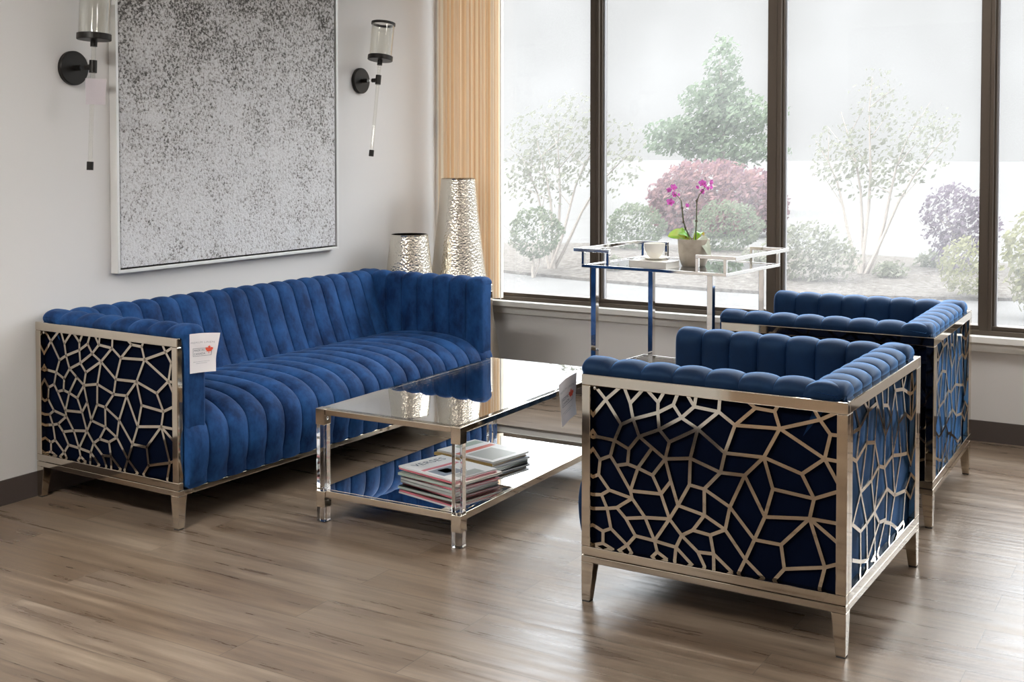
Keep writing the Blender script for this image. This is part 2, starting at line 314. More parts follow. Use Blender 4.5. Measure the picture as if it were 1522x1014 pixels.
# window wall: one bronze aluminium curtain of panes
wr = bpy.data.objects.new('window_1', None); COL.objects.link(wr); struct(wr)
b = MB()
b.box(.038, RX, 0, .10, SILL - .004, .497); b.box(.038, RX, .016, .084, .497, .516); b.box(.038, RX, 0, .10, WTOP - .05, WTOP)
b.box(.038, .058, .0, .10, SILL, WTOP)
obj('frame_rail', b, 'bronze_aluminium', wr, .0015)
mull = [(.962, .05), (1.925, .066), (2.905, .052), (3.885, .05), (4.865, .066), (5.845, .05)]
for x, wd in mull:
    b = MB(); b.box(x, x + wd, 0, .10, .497, WTOP - .05)
    b.box(x - .008, x + wd + .008, .022, .084, .497, WTOP - .05); b.box(x + wd*.62, x + wd*.70, -.004, .0, .497, WTOP - .05)
    obj('mullion', b, 'bronze_aluminium', wr, .0012)
    b = MB(); b.box(x + wd + .008, x + wd + .016, .040, .060, .516, WTOP - .05); obj('gasket', b, 'grey_gasket', wr)
xs = [.058] + [v for x, wd in mull for v in (x - .008, x + wd + .016)] + [RX]
for i in range(0, len(xs), 2):
    b = MB(); b.poly([(xs[i], .05, .516), (xs[i+1], .05, .516), (xs[i+1], .05, WTOP - .05), (xs[i], .05, WTOP - .05)])
    obj('pane', b, 'window_glass', wr)
slab('added_white_block', .9, 1.93, -4.52, -4.40, 0, 1.15, 'reflector_white'); slab('added_block_base', .9, 1.93, -4.40, -4.394, 0, .093, 'vinyl_baseboard')  # unseen white block with dark base, added for the chair metal to reflect
# fill panels added overhead, out of view, to brighten the room
for x, y, k, lab in [(2.7, -1.25, 'window', 'added white fill panel above the bar cart and far armchair'), (4.9, -1.25, 'window', 'added white fill panel near the window, to the right of the armchairs'),
                     (1.2, -5.2, 'left', 'added white fill panel behind the sofa end, at the left wall'), (3.3, -7.4, 'middle', 'added white fill panel behind the viewpoint, in the middle of the room'), (5.6, -4.6, 'right', 'added white fill panel by the right wall, beside the viewpoint')]:
    t = thing('fill_panel', lab, 'fill light', (x, y, CEIL), 0, 'added unseen fill panels')
    b = MB()
    for q in ((-.61, .61, -.32, -.29), (-.61, .61, .29, .32), (-.61, -.58, -.29, .29), (.58, .61, -.29, .29)): b.box(*q, -.02, 0)
    obj('housing', b, 'white_paint', t)
    b = MB(); b.box(-.58, .58, -.29, .29, -.012, -.004); obj('glow_sheet', b, 'glow_sheet_' + k, t)

# ------------------------------------------------------------------ vertical blind drawn to the left
t = thing('vertical_blind', 'peach vertical blind stacked at the left end of the window', 'blind', (0, -.052, 0))
b = MB(); b.box(.04, 3.2, -.022, .022, WTOP - .035, WTOP + .01); obj('headrail', b, 'white_paint', t, .003)
NS = 14
for i in range(NS):
    x = .075 + i * (.345 / (NS - 1)); a = radians(46 + 16 * sin(i * 2.1)); b = MB(); vs = []
    for z in (.492 + .004 * sin(i * 3.3), WTOP - .04):
        for k in range(7):
            s_ = (k / 6 - .5) * .080; bow = .006 * (1 - (2 * k / 6 - 1) ** 2)
            vs.append((x + s_ * cos(a) - bow * sin(a), -.0 + s_ * sin(a) * .95 + bow * cos(a), z))
    b.add(vs, [(k, k + 1, k + 8, k + 7) for k in range(6)]); obj('slat', b, 'blind_vinyl', t, smooth=60)
b = MB(); b.tube([(.455, -.02, .49), (.456, -.022, 1.2), (.455, -.02, WTOP - .035)], .003, 8); obj('wand', b, 'white_paint', t, smooth=60)
b = MB(); b.box(.018, .034, -.036, -.030, 1.39, 1.49); tag(obj('latch_plate', b, 'brass', bevel=.001), 'small brass latch plate on the white corner jamb', 'latch')

# ------------------------------------------------------------------ upholstered seating
D = .764; ZT = .66; ZS = .137
def resample(pr, k=3):
    out = []; n = len(pr)
    for i in range(n):
        p0, p1, p2, p3 = (pr[(i + j - 1) % n] for j in range(4))
        out.append(p1)
        if p1[3] and p2[3]:
            for q in range(1, k):
                t = q / k; c = []
                for d in range(3):
                    c.append(.5 * ((2 * p1[d]) + (-p0[d] + p2[d]) * t + (2 * p0[d] - 5 * p1[d] + 4 * p2[d] - p3[d]) * t * t + (-p0[d] + 3 * p1[d] - 3 * p2[d] + p3[d]) * t ** 3))
                out.append((c[0], c[1], max(0, min(1, c[2])), 1))
    return out
TS = [0, .02, .06, .13, .25, .38, .5, .62, .75, .87, .94, .98]
def channel_sweep(prof, s0, s1, nch, depth, fmap, r0, r1, in0=0, in1=0):
    """prof: closed loop (a, z, groove weight, smooth); swept from s0 to s1 with nch padded channels"""
    under = lambda z: max(0, min(1, (.668 - z) / .016))     # below the frame's top edge the cushion stays inside the panels
    lo = lambda z: s0 + in0 * under(z)
    hi = lambda z: s1 - in1 * under(z)
    pr = resample(prof); n = len(pr); nor = []
    area = sum(pr[i][0] * pr[(i+1) % n][1] - pr[(i+1) % n][0] * pr[i][1] for i in range(n)); sg = 1 if area > 0 else -1
    for i in range(n):
        a = pr[i-1]; c = pr[(i+1) % n]; dx, dz = c[0]-a[0], c[1]-a[1]; l = sqrt(dx*dx + dz*dz) or 1
        nor.append((sg*dz/l, -sg*dx/l))
    ln = s1 - s0; ss = {0.0, ln}
    for c in range(nch):
        for t in TS: ss.add((c + t) * ln / nch)
    for e in (.02, .1, .25, .5, .75, 1):
        ss.add(e * r0); ss.add(ln - e * r1)
    ss = sorted(ss); keep = [ss[0]]
    for q in ss[1:]:
        if q - keep[-1] > 4e-4: keep.append(q)
    ss = keep; ss[-1] = ln
    b = MB(); vs = []
    for s in ss:
        t = (s / ln * nch) % 1; puff = abs(sin(pi * t)) ** .5 if 1e-6 < s < ln - 1e-6 else (1 if True else 0)
        off = depth * (1 - puff)
        if s < 1e-6 or ln - s < 1e-6: off = 0
        if s < ln / nch * .5: off = 0 if s < ln / nch * .02 + 1e-6 else off * min(1, s / (ln / nch * .5) + 0)
        if s < ln / nch * .5: off = 0
        if s > ln - ln / nch * .5: off = 0
        e = 0
        for dist, r in ((s, r0), (ln - s, r1)):
            if dist < r: e = max(e, r - sqrt(max(0, r*r - (r - dist) ** 2)))
        for (a, z, g, _), (na, nz) in zip(pr, nor):
            o = off * g + e * (.3 + .7 * (1 if g > .05 else .2)); vs.append(fmap(a - na * o, max(lo(z), min(hi(z), s0 + s)), z - nz * o))
    fs = []
    for i in range(len(ss) - 1):
        for k in range(n): fs.append((i*n + k, i*n + (k+1) % n, (i+1)*n + (k+1) % n, (i+1)*n + k))
    fs.append(tuple(range(n))); fs.append(tuple((len(ss)-1)*n + k for k in range(n)))
    b.add(vs, fs); return b
ARM = [(.032,.15,0,0),(.032,.60,0,0),(.026,.645,0,1),(.017,.662,.3,1),(.016,.678,.6,1),(.030,.694,1,1),(.055,.702,1,1),(.080,.702,1,1),(.103,.694,1,1),(.118,.675,1,1),(.122,.640,1,1),(.122,.55,1,0),(.122,.15,1,0)]
BACK = [(.032,.15,0,0),(.032,.60,0,0),(.026,.645,0,1),(.017,.662,.3,1),(.016,.678,.6,1),(.030,.693,1,1),(.055,.701,1,1),(.085,.701,1,1),(.110,.692,1,1),(.130,.670,1,1),(.150,.62,1,1),(.185,.52,1,1),(.222,.43,1,1),(.238,.37,1,1),(.238,.15,0,0)]
SEAT = [(.17,.132,0,0),(.17,.37,0,0),(.22,.402,1,1),(.32,.421,1,1),(.45,.432,1,1),(.58,.430,1,1),(.68,.415,1,1),(.745,.385,1,1),(.784,.345,1,1),(.797,.29,1,1),(.795,.23,1,1),(.785,.18,1,1),(.772,.135,.6,0)]
def lattice(nodes, edges, place, nrm, wd=.0096, th=.005):
    b = MB()
    for i, j in edges:
        p = Vector(place(*nodes[i])); q = Vector(place(*nodes[j])); d = (q - p)
        if d.length < 1e-4: continue
        d.normalize(); b.bar(p - d * wd * .35, q + d * wd * .35, wd, th, nrm)
    return b
def seating(name, label, cat, Ln, nback, velvet_, with_back, loc, rz, group=None):
    t = thing(name, label, cat, loc, rz, group)
    fr = 'champagne_steel'; gd = .016 if velvet_ == 'sofa_velvet' else .012
    for v0, v1, sgn in ((0, .024, 1), (Ln - .024, Ln, -1)):
        b = MB(); b.box(0, D, v0, v1, ZT - .031, ZT); b.box(0, D, v0, v1, ZS, ZS + .026)
        b.box(0, .028, v0, v1, ZS + .026, ZT - .031); b.box(D - .028, D, v0, v1, ZS + .026, ZT - .031)
        obj('side_frame', b, fr, t, .0022)
        vc = .020 if sgn == 1 else Ln - .020
        b = lattice(LAT_N, LAT_E, (lambda s, z: (s * D, vc, z)) if sgn == 1 else (lambda s, z: ((1 - s) * D, vc, z)), (0, 1, 0))
        lt = obj('lattice', b, fr, t)
        b = MB(); b.lathe([(0, -.004), (.005, -.003), (.0062, 0), (.005, .003), (0, .004)], 14)
        obj('screw', b, 'screw_steel', lt, smooth=50, loc=((.05 if sgn == 1 else .95) * D, .011 if sgn == 1 else Ln - .011, .621), rot=(pi / 2, 0, 0))
        b = MB(); b.box(.02, D - .02, *((.027, .034) if sgn == 1 else (Ln - .034, Ln - .027)), ZS + .01, ZT - .01); obj('side_panel', b, 'backing_velvet', t)
    b = MB(); b.box(0, .022, .024, Ln - .024, ZT - .031, ZT); b.box(0, .022, .024, Ln - .024, ZS, ZS + .026)
    b.box(0, .022, .024, .052, ZS + .026, ZT - .031); b.box(0, .022, Ln - .052, Ln - .024, ZS + .026, ZT - .031)
    obj('back_frame', b, fr, t, .0022)
    b = MB(); b.box(.026, .033, .03, Ln - .03, ZS + .01, ZT - .01); obj('back_panel', b, 'chair_velvet' if with_back else 'backing_velvet', t)
    if with_back:
        b = lattice(LATB_N, LATB_E, lambda s, z: (.017, min(.985, max(.015, 1 - s)) * Ln, z), (1, 0, 0), .0105)
        lt = obj('lattice', b, fr, t)
    b = MB(); b.box(0, D, 0, .024, .116, ZS - .0015); b.box(0, D, Ln - .024, Ln, .116, ZS - .0015)
    b.box(0, .024, .024, Ln - .024, .116, ZS - .0015); b.box(D - .024, D, .024, Ln - .024, .116, ZS - .0015)
    obj('base_rail', b, fr, t, .002)
    b = MB(); b.box(.024, D - .024, .024, Ln - .024, .122, .134); obj('underside', b, 'dark_underlining', t)
    for su in (0, 1):
        for sv in (0, 1):
            cu = lambda h: h if su == 0 else D - h
            cv = lambda h: h if sv == 0 else Ln - h
            b = MB(); b.frustum((cu(.0135), cv(.0135)), (.0128, .0128), .004, (cu(.0195), cv(.0195)), (.0195, .0195), .1165)
            lg = obj('leg', b, fr, t, .0015)
            b = MB(); b.frustum((cu(.0135), cv(.0135)), (.0115, .0115), 0, (cu(.0135), cv(.0135)), (.0115, .0115), .0045); obj('foot_pad', b, 'rubber_pad', lg)
    obj('arm_cushion', channel_sweep(ARM, .012, D + .016, 8, gd, lambda a, s, z: (s, a, z), .02, .022, .024), velvet_, t, smooth=50)
    obj('arm_cushion', channel_sweep(ARM, .012, D + .016, 8, gd, lambda a, s, z: (s, Ln - a, z), .02, .022, .024), velvet_, t, smooth=50)
    obj('back_cushion', channel_sweep(BACK, .014, Ln - .014, nback, gd, lambda a, s, z: (a, s, z), .02, .02, .021, .021), velvet_, t, smooth=50)
    obj('seat_cushion', channel_sweep(SEAT, .03, Ln - .03, nback, gd, lambda a, s, z: (a, s, z), .02, .02), velvet_, t, smooth=50)
    return t
def chair_place(x, y, yaw, W):     # x, y, yaw of the near front corner; the chair faces -x
    return (x + D * cos(yaw) - W * sin(yaw), y + D * sin(yaw) + W * cos(yaw), 0), yaw + pi
sofa = seating('sofa', 'long royal blue channel tufted velvet sofa against the left wall', 'sofa', 1.955, 20, 'sofa_velvet', False, (.0111, -2.7091, 0), -.0313)
loc, rz = chair_place(2.2501, -2.5981, -.0145, .81)
ch = seating('armchair', 'navy velvet armchair in the foreground, nearest the viewer, its whole lattice side in view', 'armchair', .81, 8, 'chair_velvet', True, loc, rz, 'armchairs facing the sofa')
c2 = copy_tree(ch); c2.location, c2.rotation_euler = chair_place(2.225, -1.4152, .0184, .81)[0], (0, 0, .0184 + pi)
c2['label'] = 'navy velvet armchair farther back, between the front armchair and the window'

# ------------------------------------------------------------------ coffee table
TW, TL, TH, PS = .5995, 1.1877, .3998, .038
t = thing('coffee_table', 'two-tier coffee table with clear acrylic legs and glass top, between sofa and armchairs', 'coffee table', (1.1113, -2.4126, 0), .0114)
for sx_ in (0, 1):
    for sy_ in (0, 1):
        cx = PS/2 if sx_ == 0 else TW - PS/2; cy = PS/2 if sy_ == 0 else TL - PS/2; h = PS/2
        b = MB(); b.box(cx - h + .002, cx + h - .002, cy - h + .002, cy + h - .002, .002, .0545); b.box(cx - h + .002, cx + h - .002, cy - h + .002, cy + h - .002, .1085, TH - .055)
        lg = obj('leg', b, 'acrylic', t, .0015)
        for z0, z1 in ((.0535, .1095), (TH - .056, TH)):
            b = MB(); b.box(cx - h, cx + h, cy - h, cy + h, z0, z1); br = obj('bracket', b, 'champagne_steel', lg, .001)
            b = MB(); b.lathe([(0, -.0015), (.005, -.001), (.0055, .0005), (.003, .002), (0, .0022)], 14)
            obj('screw', b, 'screw_steel', br, smooth=40, loc=(cx + (h if sx_ == 0 else -h), cy, (z0 + z1) / 2 - .006), rot=(0, pi/2 if sx_ == 0 else -pi/2, 0))
for nm, z0, z1 in (('top_frame', TH - .020, TH - .001), ('shelf_frame', .090, .113)):
    b = MB(); i0 = .004; wb = .022
    b.box(PS, TW - PS, i0, i0 + wb, z0, z1); b.box(PS, TW - PS, TL - i0 - wb, TL - i0, z0, z1)
    b.box(i0, i0 + wb, PS, TL - PS, z0, z1); b.box(TW - i0 - wb, TW - i0, PS, TL - PS, z0, z1)
    obj(nm, b, 'champagne_steel', t, .0012)
b = MB(); b.box(.020, TW - .020, .020, TL - .020, TH - .002, TH + .003)
b.v = b.v; gt = obj('glass_top', b, 'table_glass', t)
b = MB(); b.box(.022, TW - .022, .022, TL - .022, .107, .114); obj('mirror_shelf', b, 'mirror_glass', t)

# ------------------------------------------------------------------ magazines on the mirrored shelf
for nm, c in (('mag_white', (.80, .79, .78)), ('mag_pink', (.62, .16, .20)), ('mag_grey', (.42, .43, .40)), ('mag_sage', (.36, .42, .36)), ('mag_slate', (.22, .25, .30)), ('mag_cream', (.74, .70, .62)), ('mag_red', (.60, .12, .07)), ('mag_ochre', (.55, .36, .12)), ('mag_pages', (.70, .69, .66))):
    mat(nm, c, .32)
def magazine(x, y, z, rz, w_, d_, h_, cover, label, group, patches=(), title=None):
    t = thing('magazine', label, 'magazine', (x, y, z), rz, group)
    b = MB(); b.box(-w_/2 + .002, w_/2 - .003, -d_/2 + .003, d_/2 - .003, .0008, h_ - .0008); obj('pages', b, 'mag_pages', t)
    b = MB(); b.box(-w_/2, w_/2, -d_/2, d_/2, 0, .0008); b.box(-w_/2, w_/2, -d_/2, d_/2, h_ - .0008, h_); b.box(-w_/2, w_/2, -d_/2, -d_/2 + .0012, 0, h_)
    obj('cover', b, cover, t)
    for (x0, x1, y0, y1, m_) in patches:
        b = MB(); b.box(x0*w_/2, x1*w_/2, y0*d_/2, y1*d_/2, h_, h_ + .0003); obj('cover_print', b, m_, t)
    if title:
        vs, fs = fill_text(title, .050, 'CENTER', 1.05); b = MB()
        b.add([(-w_*.36 - v[1]*.9 + .02, v[0]*.95 , h_ + .0005) for v in vs], fs)
        obj('masthead', b, 'ink_dark', t)
    return t
G1 = 'magazines in the near stack on the shelf'; G2 = 'magazines in the far stack on the shelf'; z = .1145
near = [(.010, 'mag_grey', -.02, 0, 'grey magazine at the very bottom of the near stack'), (.008, 'mag_pink', -.05, .004, 'pink-spined magazine second from the bottom of the near stack'),
        (.009, 'mag_sage', .03, -.006, 'sage green magazine in the middle of the near stack'), (.007, 'mag_cream', .0, .01, 'cream magazine just below the top two of the near stack'),
        (.006, 'mag_pink', -.03, -.004, 'pink-edged magazine directly under the top one of the near stack')]
for h_, c, r_, dx, lab in near:
    magazine(1.455 + dx, -2.085 + dx, z, -.20 + r_, .285, .215, h_, c, lab, G1); z += h_ + .0006
magazine(1.448, -2.088, z, -.22, .285, .215, .006, 'mag_white', 'topmost magazine of the near stack, white cover with dark masthead and photo', G1,
         [(-.05, .55, -.85, .2, 'mag_slate'), (.05, .4, -.55, -.1, 'mag_white'), (-.25, -.12, -.9, .8, 'mag_pink'), (.6, .95, -.5, .5, 'mag_grey')], 'VERSES')
z = .1145
far = [(.009, 'mag_sage', .02, 0, 'sage green magazine at the bottom of the far stack'), (.008, 'mag_slate', -.06, .006, 'slate grey magazine second from the bottom of the far stack'),
       (.010, 'mag_ochre', .04, -.005, 'ochre-spined magazine under the top one of the far stack')]
for h_, c, r_, dx, lab in far:
    magazine(1.40 + dx, -1.775 + dx, z, -.16 + r_, .285, .215, h_, c, lab, G2); z += h_ + .0006
magazine(1.405, -1.775, z, -.17, .285, .215, .007, 'mag_white', 'topmost magazine of the far stack, grey photo and red bar on white', G2,
         [(-.05, .85, -.8, .5, 'mag_grey'), (-.35, -.15, -.9, .9, 'mag_red'), (-.9, -.6, -.2, .9, 'mag_sage')])

# ------------------------------------------------------------------ paper tags
LEAF = [(0,1),(.12,.72),(.30,.80),(.24,.40),(.48,.62),(.55,.48),(.88,.54),(.76,.30),(.90,.20),(.48,-.18),(.54,-.36),(.06,-.30),(.05,-.75)]
LEAF = LEAF + [(-x, y) for x, y in LEAF[::-1]][:-1]
def hang_tag(name, label, loc, rot, w_, h_, curl, printed=True, paper='paper'):
    t = thing(name, label, 'tag', loc); t.rotation_euler = rot
    def bend(x, y, lift=0):     # local x to the right, y up; the right upper corner curls forward
        q = max(0, x / w_ - .45); k = max(0, y / h_ - .35); return (x + curl * q * k * .5, -curl * (q * q * 1.6 + q * k * 2.2) - lift, y)
    b = MB(); n = 10; vs = [bend(w_*i/n, h_*j/n) for j in range(n+1) for i in range(n+1)]
    vs += [(v[0], v[1] + .0005, v[2]) for v in vs]; m_ = (n+1)**2
    fs = [(j*(n+1)+i, j*(n+1)+i+1, (j+1)*(n+1)+i+1, (j+1)*(n+1)+i) for j in range(n) for i in range(n)]
    fs += [tuple(q + m_ for q in f[::-1]) for f in fs]
    rim = [i for i in range(n+1)] + [j*(n+1)+n for j in range(1, n+1)] + [n*(n+1)+i for i in range(n-1, -1, -1)] + [j*(n+1) for j in range(n-1, 0, -1)]
    fs += [(rim[k], rim[(k+1) % len(rim)], rim[(k+1) % len(rim)] + m_, rim[k] + m_) for k in range(len(rim))]
    b.add(vs, fs); obj('paper', b, paper, t, smooth=40)
    def put(nm, shapes, m_):
        b = MB()
        for vs, fs in shapes: b.add([bend(x, y, .0009) for x, y in vs], fs)
        obj(nm, b, m_, t)
    def txt(s, size, cx, cy, al='CENTER', sp=1.0):
        vs, fs = fill_text(s, size, al, sp); return [(cx + v[0], cy + v[1]) for v in vs], fs
    def rect(x0, x1, y0, y1): return [(x0, y0), (x1, y0), (x1, y1), (x0, y1)], [(0, 1, 2, 3)]
    if printed:
        put('heading', [txt('PREMIUM LINEN', w_*.105, w_*.46, h_*.745, 'CENTER', 1.15)], 'ink_grey')
        put('origin_text', [txt('MADE IN', w_*.105, w_*.16, h_*.545, 'LEFT'), txt('CANADA', w_*.108, w_*.16, h_*.455, 'LEFT')], 'ink_dark')
        x0, x1, y0, y1, l_ = w_*.125, w_*.83, h_*.425, h_*.625, w_*.012
        put('origin_box', [rect(x0, x1, y0, y0+l_), rect(x0, x1, y1-l_, y1), rect(x0, x0+l_, y0, y1), rect(x1-l_, x1, y0, y1)], 'ink_dark')
        lx, ly, ls = w_*.735, h_*.565, w_*.145; c_ = [(lx, ly - .02*ls)]
        pts = [(lx + ls*x, ly + 1.3*ls*y) for x, y in LEAF]
        b = MB(); vs = [bend(x, y, .0014) for x, y in c_ + pts]; b.add(vs, [(0, k, k % len(pts) + 1) for k in range(1, len(pts)+1)]); obj('maple_leaf', b, 'leaf_red', t)
        put('small_print', [rect(w_*(.14 + .055*i), w_*(.14 + .055*i + (.03 if i % 4 else .042)), h_*.275, h_*.287) for i in range(12)] + [rect(w_*(.26 + .055*i), w_*(.26 + .055*i + .036), h_*.232, h_*.244) for i in range(8)], 'ink_grey')
    return t
hang_tag('hang_tag', 'white paper tag with red maple leaf hanging from the near arm of the blue sofa', (.795, -2.694, .536), (0, 0, radians(72)), .090, .136, .03)
hang_tag('hang_tag', 'white paper tag with maple leaf dangling at the front of the nearest armchair', (2.2045, -2.630, .505), (0, radians(-12), radians(96)), .100, .130, .012)
hang_tag('hang_tag', 'blank pale lilac tag hanging from the left wall sconce', (.138, -2.570, 1.474), (0, 0, radians(74)), .075, .098, .012, False, 'paper_lilac')

# ------------------------------------------------------------------ framed artwork
t = thing('framed_artwork', 'large grey stippled canvas in a silver float frame above the sofa', 'artwork', (0, 0, .808))
Y0, Y1, H = -2.3411, -.9498, 1.56
b = MB(); w_ = .013
b.box(.002, .042, Y0, Y0 + w_, 0, H); b.box(.002, .042, Y1 - w_, Y1, 0, H); b.box(.002, .042, Y0 + w_, Y1 - w_, 0, w_); b.box(.002, .042, Y0 + w_, Y1 - w_, H - w_, H)
obj('frame', b, 'silver_frame', t, .0008)
b = MB(); b.box(.003, .012, Y0 + w_, Y1 - w_, w_, H - w_); obj('backing_board', b, 'black_gap', t)
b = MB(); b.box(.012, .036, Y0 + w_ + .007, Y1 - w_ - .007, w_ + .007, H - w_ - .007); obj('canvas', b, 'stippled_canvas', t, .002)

# ------------------------------------------------------------------ wall sconces
def sconce(y, zc, lean, label):
    t = thing('wall_sconce', label, 'wall sconce', (0, y, zc), 0, 'torch sconces beside the artwork')
    b = MB(); b.lathe([(0, 0), (.062, 0), (.066, .003), (.066, .017), (.063, .020), (0, .020)], 48); obj('backplate', b, 'black_metal', t, smooth=40, rot=(0, pi/2, 0))
    b = MB(); b.tube([(.02, 0, 0), (.058, 0, 0)], .011, 20); obj('arm', b, 'black_metal', t, smooth=40)
    b = MB(); b.tube([(.085, 0, 0), (.122, 0, 0)], .011, 20); obj('arm_socket', b, 'black_metal', t, smooth=40)
    b = MB(); b.tube([(.056, 0, 0), (.087, 0, 0)], .0075, 16); obj('arm_rod', b, 'acrylic', t, smooth=40)
    R = Matrix.Translation((.122, 0, 0)) @ Matrix.Rotation(-lean, 4, 'X')
    def P(mb): mb.v = [tuple(R @ Vector(v)) for v in mb.v]; return mb
    b = MB(); b.lathe([(0, -.022), (.0145, -.022), (.0145, .026), (0, .026)], 24); obj('clamp', P(b), 'black_metal', t, smooth=40)
    b = MB(); b.tube([(0, 0, -.365), (0, 0, .085)], .0085, 16); obj('stem', P(b), 'sconce_glass', t, smooth=40)
    b = MB(); b.lathe([(0, -.392), (.0125, -.392), (.0125, -.360), (0, -.360)], 24); obj('finial', P(b), 'black_metal', t, smooth=40)
    b = MB(); b.lathe([(0, .078), (.013, .078), (.013, .103), (.062, .103), (.064, .105), (.064, .126), (.060, .128), (0, .128)], 40); obj('cup', P(b), 'black_metal', t, smooth=40)
    b = MB(); b.lathe([(.058, .126), (.058, .292)], 40); b.lathe([(.055, .126), (.055, .292)], 40); obj('glass_shade', P(b), 'sconce_glass', t, smooth=60)
    b = MB(); b.lathe([(.054, .288), (.062, .288), (.062, .300), (.054, .300), (.054, .288)], 40); obj('rim', P(b), 'black_metal', t, smooth=40)
    return t
sconce(-2.520, 1.617, radians(3.0), 'black torch wall sconce to the left of the artwork, with a tag')
sconce(-.727, 1.657, radians(9.0), 'leaning black torch wall sconce to the right of the artwork')

# ------------------------------------------------------------------ hammered floor vases
def vase(x, y, prof, label):
    t = thing('floor_vase', label, 'vase', (x, y, 0), 0, 'hammered metal floor vases')
    n = 22; pts = []
    for i in range(len(prof) - 1):
        for k in range(6): f = k / 6; pts.append((prof[i][0]*(1-f) + prof[i+1][0]*f, prof[i][1]*(1-f) + prof[i+1][1]*f))
    pts.append(prof[-1]); top = prof[-1]
    b = MB(); b.lathe([(0, .002)] + [(pts[0][0] - .004, 0)] + pts, 72); obj('body', b, 'hammered_metal', t, smooth=70)
    b = MB(); b.lathe([(top[0], top[1] - .003), (top[0] + .001, top[1] + .004), (top[0] - .004, top[1] + .005), (top[0] - .005, top[1] - .1), (top[0] + .01, top[1] - .35), (0, top[1] - .36)], 72); obj('rim', b, 'champagne_steel', t, smooth=50)
vase(.305, -.262, [(.225, 0), (.226, .03), (.226, .17), (.192, .40), (.143, .67), (.110, .95), (.093, 1.145)], 'tall tapering hammered silver vase in the corner by the blind')
vase(.245, -.632, [(.112, 0), (.120, .10), (.128, .40), (.122, .64), (.106, .78), (.096, .865)], 'shorter hammered silver vase behind the sofa arm')

# ------------------------------------------------------------------ bar cart
CL, CW, CZ = .69, .54, .79
t = thing('bar_cart', 'polished chrome and glass bar cart under the window', 'bar cart', (1.425, -.996, 0), radians(-5.3))
for lx in (.058, CL - .075):
    for ly in (.018, CW - .018):
        b = MB(); b.box(lx - .0125, lx + .0125, ly - .0125, ly + .0125, .0, CZ); obj('leg', b, 'chrome', t, .0012)
def ring(nm, z0, z1, wd, x0, x1, y0, y1):
    b = MB(); b.box(x0, x1, y0, y0 + wd, z0, z1); b.box(x0, x1, y1 - wd, y1, z0, z1); b.box(x0, x0 + wd, y0 + wd, y1 - wd, z0, z1); b.box(x1 - wd, x1, y0 + wd, y1 - wd, z0, z1)
    return obj(nm, b, 'chrome', t, .001)
ring('tray_frame', CZ, CZ + .013, .016, 0, CL, 0, CW); ring('shelf_frame', .322, .336, .016, 0, CL, 0, CW)
b = MB(); b.box(.016, CL - .016, .016, CW - .016, CZ + .005, CZ + .010); obj('glass_tray', b, 'table_glass', t)
b = MB(); b.box(.016, CL - .016, .016, CW - .016, .327, .332); obj('glass_shelf', b, 'sconce_glass', t)
for e in (0, 1):
    X = (lambda q: q) if e == 0 else (lambda q: CL - q)
    def bx(b, xa, xb, ya, yb, za, zb): b.box(min(X(xa), X(xb)), max(X(xa), X(xb)), ya, yb, za, zb)
    b = MB(); zt = CZ + .083; s_ = .015
    for ya, yb in ((0, s_), (CW - s_, CW)):
        bx(b, -.042, .138, ya, yb, zt - s_, zt); bx(b, .0, .013, ya, yb, CZ + .013, zt - s_); bx(b, .125, .138, ya, yb, CZ + .013, zt - s_)
    bx(b, -.042, -.042 + s_, s_, CW - s_, zt - s_, zt)
    obj('handle', b, 'chrome', t, .001)

TZ = CZ + .0102
b = MB(); w_, d_ = .185, .115
bk = thing('book', 'thick white book lying on the cart under the cup', 'book', (1.735, -.915, TZ), radians(-8))
b.box(-w_/2 + .002, w_/2 - .003, -d_/2 + .003, d_/2 - .003, .002, .026); obj('pages', b, 'book_pages', bk)
b = MB(); b.box(-w_/2, w_/2, -d_/2, d_/2, 0, .002); b.box(-w_/2, w_/2, -d_/2, d_/2, .026, .028); b.box(-w_/2, -w_/2 + .002, -d_/2, d_/2, .002, .026); b.box(-w_/2 + .002, w_/2, -d_/2, -d_/2 + .0015, .002, .026); obj('cover', b, 'book_cover', bk)
b = MB(); b.lathe([(0, .001), (.030, 0), (.034, .002), (.060, .009), (.064, .0125), (.060, .0125), (.034, .006), (0, .005)], 48)
tag(obj('saucer', b, 'porcelain', smooth=50, loc=(1.722, -.885, TZ + .0283)), 'white saucer on top of the white book', 'saucer')
t = thing('teacup', 'white porcelain teacup standing on its saucer on the cart', 'cup', (1.722, -.885, TZ + .0335))
b = MB(); b.lathe([(0, .001), (.020, .0), (.022, .003), (.031, .012), (.040, .030), (.044, .050), (.046, .066), (.0435, .066), (.041, .048), (.036, .028), (.026, .012), (0, .008)], 48); obj('bowl', b, 'porcelain', t, smooth=50)
b = MB(); b.tube([(.043*cos(2.4) - .0 + .0*k, .043*sin(2.4), .0) for k in range(1)] + [(cos(2.4)*r_, sin(2.4)*r_, z_) for r_, z_ in ((.040, .055), (.056, .058), (.066, .046), (.062, .030), (.046, .022), (.034, .020))][0:], .003, 10); b.v = b.v
b = MB(); b.tube([(cos(2.4)*r_, sin(2.4)*r_, z_) for r_, z_ in ((.042, .056), (.052, .060), (.062, .054), (.065, .044), (.060, .034), (.050, .027), (.038, .024))], .003, 10); obj('handle', b, 'porcelain', t, smooth=60)

